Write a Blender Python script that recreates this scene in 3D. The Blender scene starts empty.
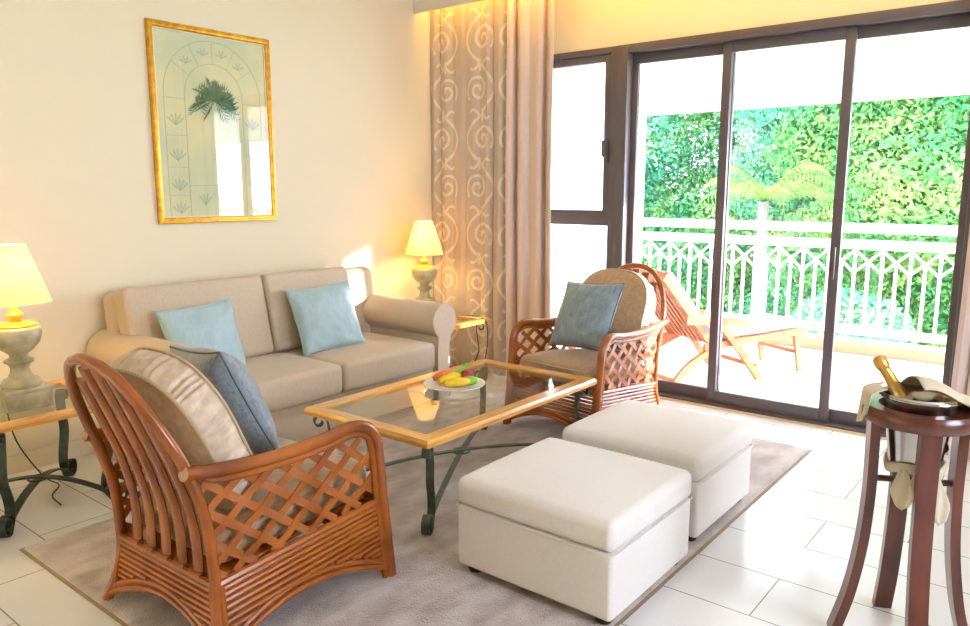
import bpy, bmesh, math, random
import numpy as np
from mathutils import Vector, Matrix, noise
PI=math.pi
R=math.radians
rnd=random.Random(7)
scn=bpy.context.scene
COL=scn.collection

# ------------------------------------------------------------------ tags
def tag(o,label=None,cat=None,group=None,kind=None):
    if label: o['label']=label
    if cat: o['category']=cat
    if group: o['group']=group
    if kind: o['kind']=kind
    return o
def thing(name,label,cat,loc=(0,0,0),rz=0,group=None):
    o=bpy.data.objects.new(name,None); COL.objects.link(o)
    o.location=loc; o.rotation_euler=(0,0,rz); o.empty_display_size=.1
    return tag(o,label,cat,group)
def mk(name,bm,mat,parent=None,sharp=35,smooth=True):
    me=bpy.data.meshes.new(name)
    if isinstance(bm,bmesh.types.BMesh):
        bmesh.ops.recalc_face_normals(bm,faces=bm.faces)
        bm.to_mesh(me); bm.free()
    else:
        me.from_pydata(bm[0],[],bm[1])
    me.polygons.foreach_set('use_smooth',[smooth]*len(me.polygons))
    if smooth and sharp: me.set_sharp_from_angle(angle=math.radians(sharp))
    me.materials.append(mat)
    o=bpy.data.objects.new(name,me); COL.objects.link(o)
    if parent: o.parent=parent
    return o
def struct(name,bm,mat,parent=None,**k):
    o=mk(name,bm,mat,parent,**k)
    if not parent: o['kind']='structure'
    return o
def copy_tree(o,parent=None,loc=None,rz=None):
    c=o.copy(); COL.objects.link(c)
    if parent: c.parent=parent
    if loc is not None: c.location=loc
    if rz is not None: c.rotation_euler=(0,0,rz)
    for ch in list(o.children): copy_tree(ch,c)
    return c

# ------------------------------------------------------------------ shapes
def box(bm,x0,x1,y0,y1,z0,z1,bev=0,seg=2,M=None):
    r=bmesh.ops.create_cube(bm,size=1)
    vs=r['verts']
    for v in vs:
        v.co=Vector(((x0+x1)/2+v.co.x*(x1-x0),(y0+y1)/2+v.co.y*(y1-y0),(z0+z1)/2+v.co.z*(z1-z0)))
        if M: v.co=M@v.co
    if bev>0:
        es=list({e for v in vs for e in v.link_edges})
        bmesh.ops.bevel(bm,geom=es,offset=bev,segments=seg,profile=.5,affect='EDGES')
def crom(pts,n=6,closed=False):
    P=[Vector(p) for p in pts]
    if len(P)<3: return P
    out=[]; m=len(P)
    rng=range(m if closed else m-1)
    for i in rng:
        p1=P[i]; p2=P[(i+1)%m]
        p0=P[i-1] if (i>0 or closed) else p1*2-p2
        p3=P[(i+2)%m] if (i+2<m or closed) else p2*2-p1
        for k in range(n):
            t=k/n; t2=t*t; t3=t2*t
            out.append(.5*((2*p1)+(-p0+p2)*t+(2*p0-5*p1+4*p2-p3)*t2+(-p0+3*p1-3*p2+p3)*t3))
    if not closed: out.append(P[-1].copy())
    return out
def sweep(bm,P,prof,up=None,closed=False,scale=None,cap=True):
    """sweep 2D profile [(a,b)] along P; a along side vector, b along normal"""
    n=len(P); rings=[]
    N=None
    for i in range(n):
        if closed: T=(P[(i+1)%n]-P[i-1]).normalized()
        else: T=(P[min(i+1,n-1)]-P[max(i-1,0)]).normalized()
        if up is not None:
            u=Vector(up) if not callable(up) else up(i,P[i])
            S=T.cross(u)
            if S.length<1e-4: S=T.orthogonal()
            S.normalize(); B=S.cross(T).normalized()
        else:
            if N is None:
                N=T.orthogonal().normalized()
            N=(N-T*N.dot(T)).normalized(); S=N; B=T.cross(N)
        s=scale(i/(n-1)) if scale else 1
        rings.append([bm.verts.new(P[i]+S*a*s+B*b*s) for a,b in prof])
    m=len(prof)
    for i in range(n if closed else n-1):
        A=rings[i]; Bv=rings[(i+1)%n]
        for k in range(m):
            bm.faces.new((A[k],A[(k+1)%m],Bv[(k+1)%m],Bv[k]))
    if cap and not closed:
        bm.faces.new(rings[0][::-1]); bm.faces.new(rings[-1])
def circ(r,n=10): return [(r*math.cos(2*PI*k/n),r*math.sin(2*PI*k/n)) for k in range(n)]
def tube(bm,pts,r,n=10,sub=6,closed=False,scale=None,raw=False):
    P=[Vector(p) for p in pts] if raw else crom(pts,sub,closed)
    sweep(bm,P,circ(r,n),closed=closed,scale=scale)
def strap(bm,pts,w,t,up=None,sub=6,raw=False):
    P=[Vector(p) for p in pts] if raw else crom(pts,sub)
    sweep(bm,P,[(-w/2,-t/2),(w/2,-t/2),(w/2,t/2),(-w/2,t/2)],up=up)
def lathe(bm,prof,n=32,c=(0,0,0)):
    rings=[]
    for r,z in prof:
        if r<1e-5: rings.append([bm.verts.new((c[0],c[1],c[2]+z))])
        else: rings.append([bm.verts.new((c[0]+r*math.cos(2*PI*k/n),c[1]+r*math.sin(2*PI*k/n),c[2]+z)) for k in range(n)])
    for A,B in zip(rings,rings[1:]):
        for k in range(n):
            a=[A[k%len(A)],A[(k+1)%len(A)],B[(k+1)%len(B)],B[k%len(B)]]
            u=[]
            for v in a:
                if v not in u: u.append(v)
            if len(u)>2: bm.faces.new(u)
def rbox(bm,sx,sy,sz,r,n=8,f=None,M=None):
    """rounded box centred at origin, f(p)->p deformation on it"""
    H=(sx/2,sy/2,sz/2)
    def coords(h):
        rr=min(r,h*.999); a=[-h+rr*(1-math.tan(PI/4*(1-k/4))) for k in range(4)]
        b=[-h+rr+(2*(h-rr))*k/n for k in range(n+1)]
        c=[-v for v in a[::-1]]
        return a+b+c
    C=[coords(h) for h in H]; cache={}
    def V(p):
        key=tuple(round(v,6) for v in p)
        if key in cache: return cache[key]
        q=Vector([max(-(h-min(r,h*.999)),min(h-min(r,h*.999),v)) for v,h in zip(p,H)])
        d=Vector(p)-q
        w=q+d.normalized()*min(r,min(H)) if d.length>1e-9 else Vector(p)
        if f: w=f(w)
        if M: w=M@w
        v=bm.verts.new(w); cache[key]=v; return v
    for ax in range(3):
        a,b=[i for i in range(3) if i!=ax]
        for sgn in(-1,1):
            for i in range(len(C[a])-1):
                for j in range(len(C[b])-1):
                    qs=[]
                    for ii,jj in((i,j),(i+1,j),(i+1,j+1),(i,j+1)):
                        p=[0,0,0]; p[ax]=sgn*H[ax]; p[a]=C[a][ii]; p[b]=C[b][jj]
                        qs.append(V(p))
                    if len(set(qs))==4: bm.faces.new(qs)
def pillow_bm(w,h,t,seed=0,n=26,pinch=.07,wr=.006):
    """square scatter cushion in local XZ, thickness in Y, centred"""
    bm=bmesh.new(); G={}
    for s in(-1,1):
        for i in range(n+1):
            for j in range(n+1):
                u=-1+2*i/n; v=-1+2*j/n
                u=math.sin(u*PI/2)*.55+u*.45; v=math.sin(v*PI/2)*.55+v*.45
                edge=(i in(0,n)) or (j in(0,n))
                if edge and s==1: G[(s,i,j)]=G[(-1,i,j)]; continue
                x=w/2*u*(1-pinch*(1-v*v)); z=h/2*v*(1-pinch*(1-u*u))
                y=s*t/2*((1-u**2)**.42)*((1-v**2)**.42)
                nz=noise.noise(Vector((u*2.2+seed,v*2.2,s*3.1)))*wr*2+noise.noise(Vector((u*5+seed,v*5,s)))*wr
                y+=nz*(0 if edge else 1)
                G[(s,i,j)]=bm.verts.new((x,y,z))
        for i in range(n):
            for j in range(n):
                q=[G[(s,i,j)],G[(s,i+1,j)],G[(s,i+1,j+1)],G[(s,i,j+1)]]
                bm.faces.new(q if s==-1 else q[::-1])
    rim=[]
    for k in range(40):
        a=k/40*4; e=int(a); f=a-e
        u,v=[(-1+2*f,-1),(1,-1+2*f),(1-2*f,1),(-1,1-2*f)][e]
        rim.append((w/2*u*(1-pinch*(1-v*v)),0,h/2*v*(1-pinch*(1-u*u))))
    return bm,rim
# ------------------------------------------------------------------ materials
def rgb(r,g,b):
    f=lambda c:(c/255/12.92) if c/255<=.04045 else ((c/255+.055)/1.055)**2.4
    return (f(r),f(g),f(b),1)
def mat(name,c,rough=.6,metal=0,c2=None,nscale=8,stretch=(1,1,1),bump=0,bscale=60,bstretch=(1,1,1),spec=.5,coat=0,sheen=0,subs=0,emit=None,es=0,thr=(.35,.65)):
    m=bpy.data.materials.new(name); m.use_nodes=True
    nt=m.node_tree; N=nt.nodes; L=nt.links; p=N['Principled BSDF']
    p.inputs['Base Color'].default_value=c; p.inputs['Roughness'].default_value=rough; p.inputs['Metallic'].default_value=metal
    p.inputs['Specular IOR Level'].default_value=spec; p.inputs['Coat Weight'].default_value=coat; p.inputs['Coat Roughness'].default_value=.15
    p.inputs['Sheen Weight'].default_value=sheen
    tc=N.new('ShaderNodeTexCoord')
    if c2:
        mp=N.new('ShaderNodeMapping'); mp.inputs['Scale'].default_value=stretch
        nz=N.new('ShaderNodeTexNoise'); nz.inputs['Scale'].default_value=nscale; nz.inputs['Detail'].default_value=5
        rp=N.new('ShaderNodeValToRGB'); rp.color_ramp.elements[0].color=c; rp.color_ramp.elements[1].color=c2
        rp.color_ramp.elements[0].position=thr[0]; rp.color_ramp.elements[1].position=thr[1]
        L.new(tc.outputs['Object'],mp.inputs[0]); L.new(mp.outputs[0],nz.inputs['Vector']); L.new(nz.outputs['Fac'],rp.inputs[0]); L.new(rp.outputs[0],p.inputs['Base Color'])
    if bump:
        mp=N.new('ShaderNodeMapping'); mp.inputs['Scale'].default_value=bstretch
        nz=N.new('ShaderNodeTexNoise'); nz.inputs['Scale'].default_value=bscale; nz.inputs['Detail'].default_value=4
        b=N.new('ShaderNodeBump'); b.inputs['Strength'].default_value=bump; b.inputs['Distance'].default_value=.01
        L.new(tc.outputs['Object'],mp.inputs[0]); L.new(mp.outputs[0],nz.inputs['Vector']); L.new(nz.outputs['Fac'],b.inputs['Height']); L.new(b.outputs[0],p.inputs['Normal'])
    if emit: p.inputs['Emission Color'].default_value=emit; p.inputs['Emission Strength'].default_value=es
    return m
def glassmat(name,tint=(1,1,1,1),ior=1.45,refl=1.0,rough=0.0):
    m=bpy.data.materials.new(name); m.use_nodes=True; nt=m.node_tree; N=nt.nodes; L=nt.links; N.clear()
    o=N.new('ShaderNodeOutputMaterial'); mx=N.new('ShaderNodeMixShader'); t=N.new('ShaderNodeBsdfTransparent'); g=N.new('ShaderNodeBsdfGlossy')
    t.inputs[0].default_value=tint; g.inputs['Roughness'].default_value=rough
    fr=N.new('ShaderNodeFresnel'); fr.inputs[0].default_value=ior
    ml=N.new('ShaderNodeMath'); ml.operation='MULTIPLY'; ml.inputs[1].default_value=refl
    ge=N.new('ShaderNodeNewGeometry'); sb=N.new('ShaderNodeMath'); sb.operation='SUBTRACT'; sb.inputs[0].default_value=1
    L.new(ge.outputs['Backfacing'],sb.inputs[1]); m2=N.new('ShaderNodeMath'); m2.operation='MULTIPLY'
    L.new(fr.outputs[0],ml.inputs[0]); L.new(ml.outputs[0],m2.inputs[0]); L.new(sb.outputs[0],m2.inputs[1]); L.new(m2.outputs[0],mx.inputs[0]); L.new(t.outputs[0],mx.inputs[1]); L.new(g.outputs[0],mx.inputs[2]); L.new(mx.outputs[0],o.inputs[0])
    return m
M={}
M['wall']=mat('wall_paint',rgb(231,218,186),.75,bump=.05,bscale=120)
M['walltop']=M['wall']
M['white']=mat('white_paint',rgb(238,236,230),.6)
M['pelmet']=mat('pelmet_paint',rgb(226,216,200),.6)
M['base']=mat('baseboard_tile',rgb(226,214,186),.4)
M['frame']=mat('bronze_frame',rgb(96,88,90),.4,.1)
M['glass']=glassmat('window_glass',(.98,.98,.98,1),1.4,.8)
M['tglass']=glassmat('table_glass',(.90,.92,.88,1),1.5,1.0)
M['rattan']=mat('rattan_cane',rgb(176,96,26),.25,c2=rgb(128,60,10),nscale=4,coat=.35)
M['strap']=mat('rattan_strip',rgb(184,104,34),.4,c2=rgb(146,74,18),nscale=6,coat=.2)
M['oak']=mat('golden_oak',rgb(228,174,88),.3,c2=rgb(206,144,58),nscale=6,stretch=(1,9,9),coat=.4)
M['oak2']=mat('golden_oak_side',rgb(228,174,88),.3,c2=rgb(206,144,58),nscale=6,stretch=(9,1,9),coat=.4)
M['iron']=mat('wrought_iron',rgb(44,52,52),.42,.5,c2=rgb(62,72,66),nscale=25,bump=.15,bscale=60)
M['iron2']=mat('verdigris_iron',rgb(74,88,84),.45,.4,c2=rgb(98,110,100),nscale=25,bump=.15,bscale=60)
M['sofa']=mat('sofa_linen',rgb(206,186,158),.85,c2=rgb(198,177,148),nscale=160,stretch=(1,1,.25),bump=.25,bscale=320,sheen=.2)
M['otto']=mat('ottoman_linen',rgb(236,230,222),.85,c2=rgb(229,222,212),nscale=220,bump=.22,bscale=350,sheen=.2)
M['blue']=mat('duck_egg_silk',rgb(170,194,192),.45,c2=rgb(160,186,186),nscale=90,stretch=(1,1,.2),bump=.12,bscale=200,sheen=.3)
M['blue_face']=mat('slate_blue_silk',rgb(136,154,162),.38,c2=rgb(118,136,146),nscale=60,stretch=(1,1,.3),bump=.25,bscale=70,sheen=.4)
M['blue_grey']=mat('blue_grey_silk',rgb(128,138,142),.4,c2=rgb(108,118,122),nscale=60,bump=.25,bscale=70,sheen=.4)
M['taupe']=mat('taupe_chenille',rgb(186,152,112),.7,c2=rgb(170,136,98),nscale=40,bump=.3,bscale=60,sheen=.3)
M['satin']=mat('champagne_satin',rgb(224,202,176),.28,c2=rgb(206,182,152),nscale=30,bump=.45,bscale=28,bstretch=(1,1,1),sheen=.3)
M['piping']=mat('piping_cord',rgb(190,166,128),.6)
M['pipegrey']=mat('piping_grey',rgb(96,104,108),.6)
M['darkwood']=mat('mahogany',rgb(112,52,34),.28,c2=rgb(78,34,24),nscale=7,stretch=(3,3,.5),coat=.5)
M['steel']=mat('polished_steel',rgb(196,192,186),.14,1,bump=.03,bscale=30)
M['napkin']=mat('cream_napkin',rgb(210,195,165),.8,bump=.2,bscale=240)
M['gold']=mat('gold_foil',rgb(214,166,84),.33,.55,bump=.4,bscale=90)
M['botglass']=mat('bottle_glass',rgb(22,30,20),.08,0,coat=.6)
M['giltframe']=mat('gilt_frame',rgb(224,172,44),.3,.55,c2=rgb(200,140,30),nscale=30,bump=.1,bscale=60)
M['lampbody']=mat('crackle_cream',rgb(196,184,142),.4,c2=rgb(150,140,104),nscale=11,coat=.3,bump=.15,bscale=30)
M['lampgold']=mat('lamp_gold',rgb(222,178,60),.3,.4)
M['black']=mat('black_rubber',rgb(26,24,24),.5)
M['darkfoot']=mat('dark_foot',rgb(40,26,20),.4)
M['porc']=mat('glazed_porcelain',rgb(238,238,234),.15,coat=.5)
M['teak']=mat('teak',rgb(200,122,66),.5,c2=rgb(176,98,46),nscale=10,stretch=(2,2,1))
M['lcush']=mat('lounger_canvas',rgb(164,160,164),.8)
M['deck']=mat('deck_tile',rgb(240,232,226),.5,c2=rgb(234,222,214),nscale=3)
M['curb']=mat('terracotta_curb',rgb(206,150,120),.6)
M['railw']=mat('white_railing',rgb(246,246,248),.4)
M['bark']=mat('bark',rgb(120,104,90),.9,c2=rgb(84,72,60),nscale=12,bump=.5,bscale=20)
M['palmbark']=mat('palm_bark',rgb(84,84,70),.9)
M['lawn']=mat('lawn',rgb(110,160,70),.95,c2=rgb(70,130,60),nscale=2)
M['ant']=None
def leafmat(name,a,b,c,ns):
    m=bpy.data.materials.new(name); m.use_nodes=True; nt=m.node_tree; N=nt.nodes; L=nt.links; N.clear()
    o=N.new('ShaderNodeOutputMaterial'); mx=N.new('ShaderNodeMixShader'); mx.inputs[0].default_value=.45
    d=N.new('ShaderNodeBsdfDiffuse'); t=N.new('ShaderNodeBsdfTranslucent')
    tc=N.new('ShaderNodeTexCoord'); nz=N.new('ShaderNodeTexNoise'); nz.inputs['Scale'].default_value=ns; nz.inputs['Detail'].default_value=6
    rp=N.new('ShaderNodeValToRGB'); e=rp.color_ramp.elements; e[0].color=a; e[0].position=.36; e[1].color=c; e[1].position=.66
    k=e.new(.5); k.color=b
    L.new(tc.outputs['Object'],nz.inputs['Vector']); L.new(nz.outputs['Fac'],rp.inputs[0])
    L.new(rp.outputs[0],d.inputs[0]); L.new(rp.outputs[0],t.inputs[0]); L.new(d.outputs[0],mx.inputs[1]); L.new(t.outputs[0],mx.inputs[2]); L.new(mx.outputs[0],o.inputs[0])
    return m
M['leafA']=leafmat('leaf_deep',rgb(66,130,88),rgb(108,166,106),rgb(166,194,118),1.6)
M['leafB']=leafmat('leaf_bright',rgb(66,124,80),rgb(100,150,84),rgb(152,168,96),1.4)
M['leafC']=leafmat('leaf_cool',rgb(68,132,104),rgb(104,166,124),rgb(150,190,132),1.8)
M['palm']=leafmat('palm_leaf',rgb(84,120,60),rgb(112,140,68),rgb(140,156,80),2.5)
# lamp shade: thin cloth that lets the bulb's light through
def shademat():
    m=bpy.data.materials.new('lamp_shade_cloth'); m.use_nodes=True; nt=m.node_tree; N=nt.nodes; L=nt.links; N.clear()
    o=N.new('ShaderNodeOutputMaterial'); mx=N.new('ShaderNodeMixShader'); mx.inputs[0].default_value=.6
    d=N.new('ShaderNodeBsdfDiffuse'); t=N.new('ShaderNodeBsdfTranslucent'); d.inputs[0].default_value=rgb(250,236,200); t.inputs[0].default_value=rgb(255,240,200)
    L.new(d.outputs[0],mx.inputs[1]); L.new(t.outputs[0],mx.inputs[2]); L.new(mx.outputs[0],o.inputs[0]); return m
M['shade']=shademat()
# floor
def floormat():
    m=bpy.data.materials.new('floor_tile'); m.use_nodes=True; nt=m.node_tree; N=nt.nodes; L=nt.links; p=N['Principled BSDF']
    tc=N.new('ShaderNodeTexCoord'); mp=N.new('ShaderNodeMapping'); mp.inputs['Location'].default_value=(.82+.3325+.665*20,-2.532+.331*20,0)
    br=N.new('ShaderNodeTexBrick'); br.inputs['Scale'].default_value=1; br.inputs['Mortar Size'].default_value=.0028; br.inputs['Mortar Smooth'].default_value=.1
    br.inputs['Brick Width'].default_value=.665; br.inputs['Row Height'].default_value=.331; br.offset=.5; br.offset_frequency=2
    br.inputs['Color1'].default_value=rgb(234,232,228); br.inputs['Color2'].default_value=rgb(229,226,221); br.inputs['Mortar'].default_value=rgb(150,138,118)
    nz=N.new('ShaderNodeTexNoise'); nz.inputs['Scale'].default_value=3; nz.inputs['Detail'].default_value=6
    mx=N.new('ShaderNodeMixRGB'); mx.blend_type='MULTIPLY'; mx.inputs[0].default_value=.12
    L.new(tc.outputs['Object'],mp.inputs[0]); L.new(mp.outputs[0],br.inputs['Vector']); L.new(tc.outputs['Object'],nz.inputs['Vector'])
    L.new(br.outputs['Color'],mx.inputs[1]); L.new(nz.outputs['Color'],mx.inputs[2]); L.new(mx.outputs[0],p.inputs['Base Color'])
    b=N.new('ShaderNodeBump'); b.inputs['Strength'].default_value=.3; b.inputs['Distance'].default_value=.002; b.invert=True
    L.new(br.outputs['Fac'],b.inputs['Height']); L.new(b.outputs[0],p.inputs['Normal'])
    p.inputs['Roughness'].default_value=.2
    return m
M['floor']=floormat()
def rugmat():
    m=mat('rug_pile',rgb(214,198,190),.95,c2=rgb(170,150,138),nscale=6,stretch=(1.6,.8,1),bump=1,bscale=150,sheen=.5)
    return m
M['rug']=rugmat()

# ------------------------------------------------------------------ camera
cam=bpy.data.cameras.new('camera'); co=bpy.data.objects.new('camera',cam); COL.objects.link(co)
co.location=(0,0,1.5); co.rotation_euler=(math.radians(90-9.248),0,math.radians(38.7065))
cam.sensor_width=36; cam.lens=755.4/970*36; cam.clip_end=200; scn.camera=co

# ------------------------------------------------------------------ room
WX=-4.39; WY=5.03; CZ=3.12
bm=bmesh.new(); box(bm,WX-.15,2.6,-1.6,WY+.14,-.1,0); struct('floor',bm,M['floor'])
bm=bmesh.new(); box(bm,WX-.15,WX,-1.6,WY+.14,0,CZ); struct('wall_left',bm,M['wall'])
bm=bmesh.new()
box(bm,WX,-3.72,WY,WY+.14,0,CZ); box(bm,-3.72,2.6,WY,WY+.14,2.52,CZ); box(bm,-.5,2.6,WY,WY+.14,0,2.52)
struct('wall_window',bm,M['wall'])
bm=bmesh.new(); box(bm,2.6,2.75,-1.6,1.1,0,CZ); box(bm,2.6,2.75,2.8,WY+.14,0,CZ); box(bm,2.6,2.75,1.1,2.8,2.5,CZ); box(bm,2.6,2.75,1.1,2.8,0,1.1); struct('wall_right',bm,M['wall'])  # opening in this unseen wall is invented, cut to let in more daylight
bm=bmesh.new(); box(bm,WX-.15,2.75,-1.75,-1.6,0,CZ); struct('wall_back',bm,M['wall'])
bm=bmesh.new(); box(bm,WX-.15,2.6,-1.6,WY+.14,CZ,CZ+.1); struct('ceiling',bm,M['white'])
bm=bmesh.new(); box(bm,WX,2.6,4.57,4.59,2.884,CZ,.003); struct('trim_1',bm,M['pelmet'])
bm=bmesh.new(); box(bm,WX,WX+.015,-1.6,WY,0,.10,.004); struct('baseboard_left',bm,M['base'])
bm=bmesh.new(); box(bm,-3.72,-.5,4.955,5.0,0,.006,.002); struct('trim_2',bm,mat('threshold',rgb(206,180,140),.4))

# fixed window with opening top light
def framebars(bm,x0,x1,z0,z1,y0,y1,w,wb=None,wt=None):
    wb=wb or w; wt=wt or w
    box(bm,x0,x0+w,y0,y1,z0,z1,.004); box(bm,x1-w,x1,y0,y1,z0,z1,.004)
    box(bm,x0+w,x1-w,y0+.002,y1-.002,z0,z0+wb,.004); box(bm,x0+w,x1-w,y0+.002,y1-.002,z1-wt,z1,.004)
w1=thing('window_1',None,None,(0,0,0)); w1['kind']='structure'
bm=bmesh.new()
framebars(bm,-3.72,-2.785,0.0,2.52,5.00,5.10,.055,.08,.045)
box(bm,-3.665,-2.84,5.005,5.095,1.235,1.32,.004)
mk('window_frame',bm,M['frame'],w1)
bm=bmesh.new(); framebars(bm,-3.66,-2.845,1.305,2.47,5.015,5.07,.05,.045,.05); 
sash=mk('window_sash',bm,M['frame'],w1)
bm=bmesh.new(); box(bm,-2.872,-2.846,4.985,5.015,1.70,1.80,.004); box(bm,-2.880,-2.842,4.955,4.995,1.74,1.86,.006); mk('window_handle',bm,M['frame'],sash)
bm=bmesh.new(); box(bm,-3.61,-2.895,5.04,5.046,1.35,2.42); mk('window_pane',bm,M['glass'],w1)
bm=bmesh.new(); box(bm,-3.665,-2.84,5.04,5.046,.08,1.235); mk('window_pane',bm,M['glass'],w1)
# outer door frame and tracks
bm=bmesh.new()
box(bm,-2.785,-2.70,4.99,5.13,0,2.52,.005); box(bm,-2.70,-.5,4.99,5.13,2.46,2.52,.005); box(bm,-.56,-.5,4.99,5.13,0,2.46,.005)
box(bm,-2.70,-.56,5.0,5.13,0,.02,.003)
struct('trim_3',bm,M['frame'])
for k,(x0,x1,y) in enumerate(((-2.715,-1.955,5.085),(-2.02,-1.21,5.045),(-1.28,-.545,5.085))):
    d=thing('door_%d'%(k+1),None,None,(0,0,0)); d['kind']='structure'
    bm=bmesh.new(); framebars(bm,x0,x1,.02,2.46,y-.018,y+.018,.06,.085,.07); mk('door_frame',bm,M['frame'],d)
    bm=bmesh.new(); box(bm,x0+.06,x1-.06,y-.003,y+.003,.105,2.39); mk('door_pane',bm,M['glass'],d)
bm=bmesh.new(); box(bm,-1.247,-1.232,5.008,5.028,.95,1.15,.004); mk('door_pull',bm,M['frame'],bpy.data.objects['door_2'])

# ------------------------------------------------------------------ balcony
bm=bmesh.new(); box(bm,-6.5,6,5.17,7.9,-.12,-.01); struct('floor_balcony',bm,M['deck'])
bm=bmesh.new(); box(bm,-3.97,6,7.52,7.78,-.01,.10,.01); struct('trim_4',bm,M['curb'])
bm=bmesh.new(); box(bm,-6.5,6,5.17,7.55,2.62,2.75); box(bm,-6.5,6,7.38,7.55,2.28,2.62); struct('ceiling_balcony',bm,M['railw'])
bm=bmesh.new(); box(bm,-4.15,-3.97,5.17,7.38,-.01,2.62); box(bm,-4.15,-3.97,7.38,7.8,-.01,2.28); struct('wall_balcony',bm,M['railw'])
bm=bmesh.new(); box(bm,-3.97,-3.955,6.1,6.55,.0,2.0,.004); struct('trim_5',bm,mat('pink_panel',rgb(246,226,220),.6))
rail=thing('balcony_railing','white balcony railing with crossed diamond lattice under the double top rail','railing',(0,7.62,.10))
def rz(z): return 1.5-(1.5-z)-.10
bm=bmesh.new(); box(bm,-3.95,4,-.045,.045,1.01,1.095,.006); mk('top_rail',bm,M['railw'],rail)
bm=bmesh.new(); box(bm,-3.95,4,-.03,.03,.86,.945,.006); mk('middle_rail',bm,M['railw'],rail)
bm=bmesh.new(); box(bm,-3.95,4,-.025,.025,.06,.135,.006); mk('bottom_rail',bm,M['railw'],rail)
bx=-1.70; kk=-19
def bal(k): return bx+k*.1155
proto=None
for k in range(-19,26):
    x=bal(k); h=.86 if k%2==0 else .755
    if proto is None or True:
        bm=bmesh.new(); box(bm,x-.012,x+.012,-.012,.012,.135,h); mk('baluster',bm,M['railw'],rail)
bm=bmesh.new()
for k in range(-20,25,2):
    for a,b in((k,k+2),(k+2,k)):
        P=[Vector((bal(a),-.018 if a<b else .018,.855)),Vector((bal(b),-.018 if a<b else .018,.645))]
        strap(bm,P,.022,.012,up=(0,1,0),raw=True)
mk('lattice',bm,M['railw'],rail)
for x in(-3.9,-1.93-.23*1,3.8):
    pass
# ground and trees
bm=bmesh.new(); box(bm,-40,30,8.2,50,-3.3,-3.2); struct('ground',bm,M['lawn'])
def leaf_cloud(n,blobs,size,seed):
    r=np.random.RandomState(seed)
    V=[];F=[]
    bl=np.array([b[:6] for b in blobs]); wts=(bl[:,3]*bl[:,4]*bl[:,5]); wts/=wts.sum()
    ids=r.choice(len(bl),n,p=wts)
    d=r.normal(size=(n,3)); d/=np.linalg.norm(d,axis=1)[:,None]
    rad=.72+.33*r.rand(n)**.6
    c=bl[ids,:3]+d*bl[ids,3:]*rad[:,None]
    nn=d+r.normal(size=(n,3))*.7; nn/=np.linalg.norm(nn,axis=1)[:,None]
    a=np.cross(nn,r.normal(size=(n,3))); a/=np.linalg.norm(a,axis=1)[:,None]; b=np.cross(nn,a)
    s=(size*(.6+.8*r.rand(n)))[:,None]
    q=np.stack([c-a*s,c-b*s*.45+nn*s*.12,c+a*s,c+b*s*.45+nn*s*.12],1).reshape(-1,3)
    f=np.arange(4*n).reshape(n,4)
    return q,f
def tree(label,x,y,blobs,n,size,m,seed,name='leafy_tree'):
    t=thing(name,label,'tree',(x,y,-3.2),group=None)
    q,f=leaf_cloud(n,[(b[0]-x,b[1]-y,b[2]+3.2)+tuple(b[3:]) for b in blobs],size,seed)
    me=bpy.data.meshes.new('crown'); me.from_pydata(q.tolist(),[],f.tolist()); me.materials.append(m)
    o=bpy.data.objects.new('crown',me); COL.objects.link(o); o.parent=t
    bm=bmesh.new(); top=max(b[2] for b in blobs)+3.2
    tube(bm,[(0,0,0),(.1,.05,top*.3),(-.05,.1,top*.6),(.05,0,top*.9)],.16,8,scale=lambda t:1-.6*t)
    for k,b in enumerate(blobs):
        e=Vector((b[0]-x,b[1]-y,b[2]+3.2)); s=Vector((0,0,e.z*.55)); mm=(s+e)/2+Vector((0,0,-.2))
        tube(bm,[s,mm,e],.07,6,scale=lambda t:1-.7*t)
    mk('trunk',bm,M['bark'],t)
    return t

SUNDIR=Vector((.872,.489,.173))
tr=random.Random(3)
def blobset(cx,cy,w,zlo,zhi,n,r=(.8,1.3)):
    out=[]
    for k in range(n):
        rr=tr.uniform(*r)
        out.append((cx+tr.uniform(-w,w),cy+tr.uniform(-.8,.8),tr.uniform(zlo,zhi),rr,rr,rr*.85))
    return out
specs=[('bright green broadleaf tree beyond the railing at the far left of the doors',-9.2,13.5,1.3,'leafB'),
 ('cool green tree behind the left sliding panel, beside the palm',-7.2,13.0,1.2,'leafC'),
 ('deep green tree standing directly behind the palm',-5.6,14.5,1.3,'leafA'),
 ('deep green tree between the palm and the right sliding panel',-3.9,13.5,1.1,'leafC'),
 ('bright yellow-green tree seen through the middle of the right sliding panel',-2.6,12.5,1.0,'leafB'),
 ('sunlit yellow-green tree at the right edge of the doors',-.9,13.0,1.2,'leafB'),
 ('tall green tree filling the upper left view, farther back than the others',-10.5,17.0,2.0,'leafA'),
 ('tall green tree farther back on the right side',-3.2,17.5,2.3,'leafA')]
for i,(lb,x,y,w,m) in enumerate(specs):
    far=y>16
    bs=blobset(x,y,w,-1.6,4.6 if not far else 6,15 if not far else 18,(.8,1.25) if not far else (1.2,1.7))
    tree(lb,x,y,bs,50000,.047 if not far else .10,M[m],20+i)
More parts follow.
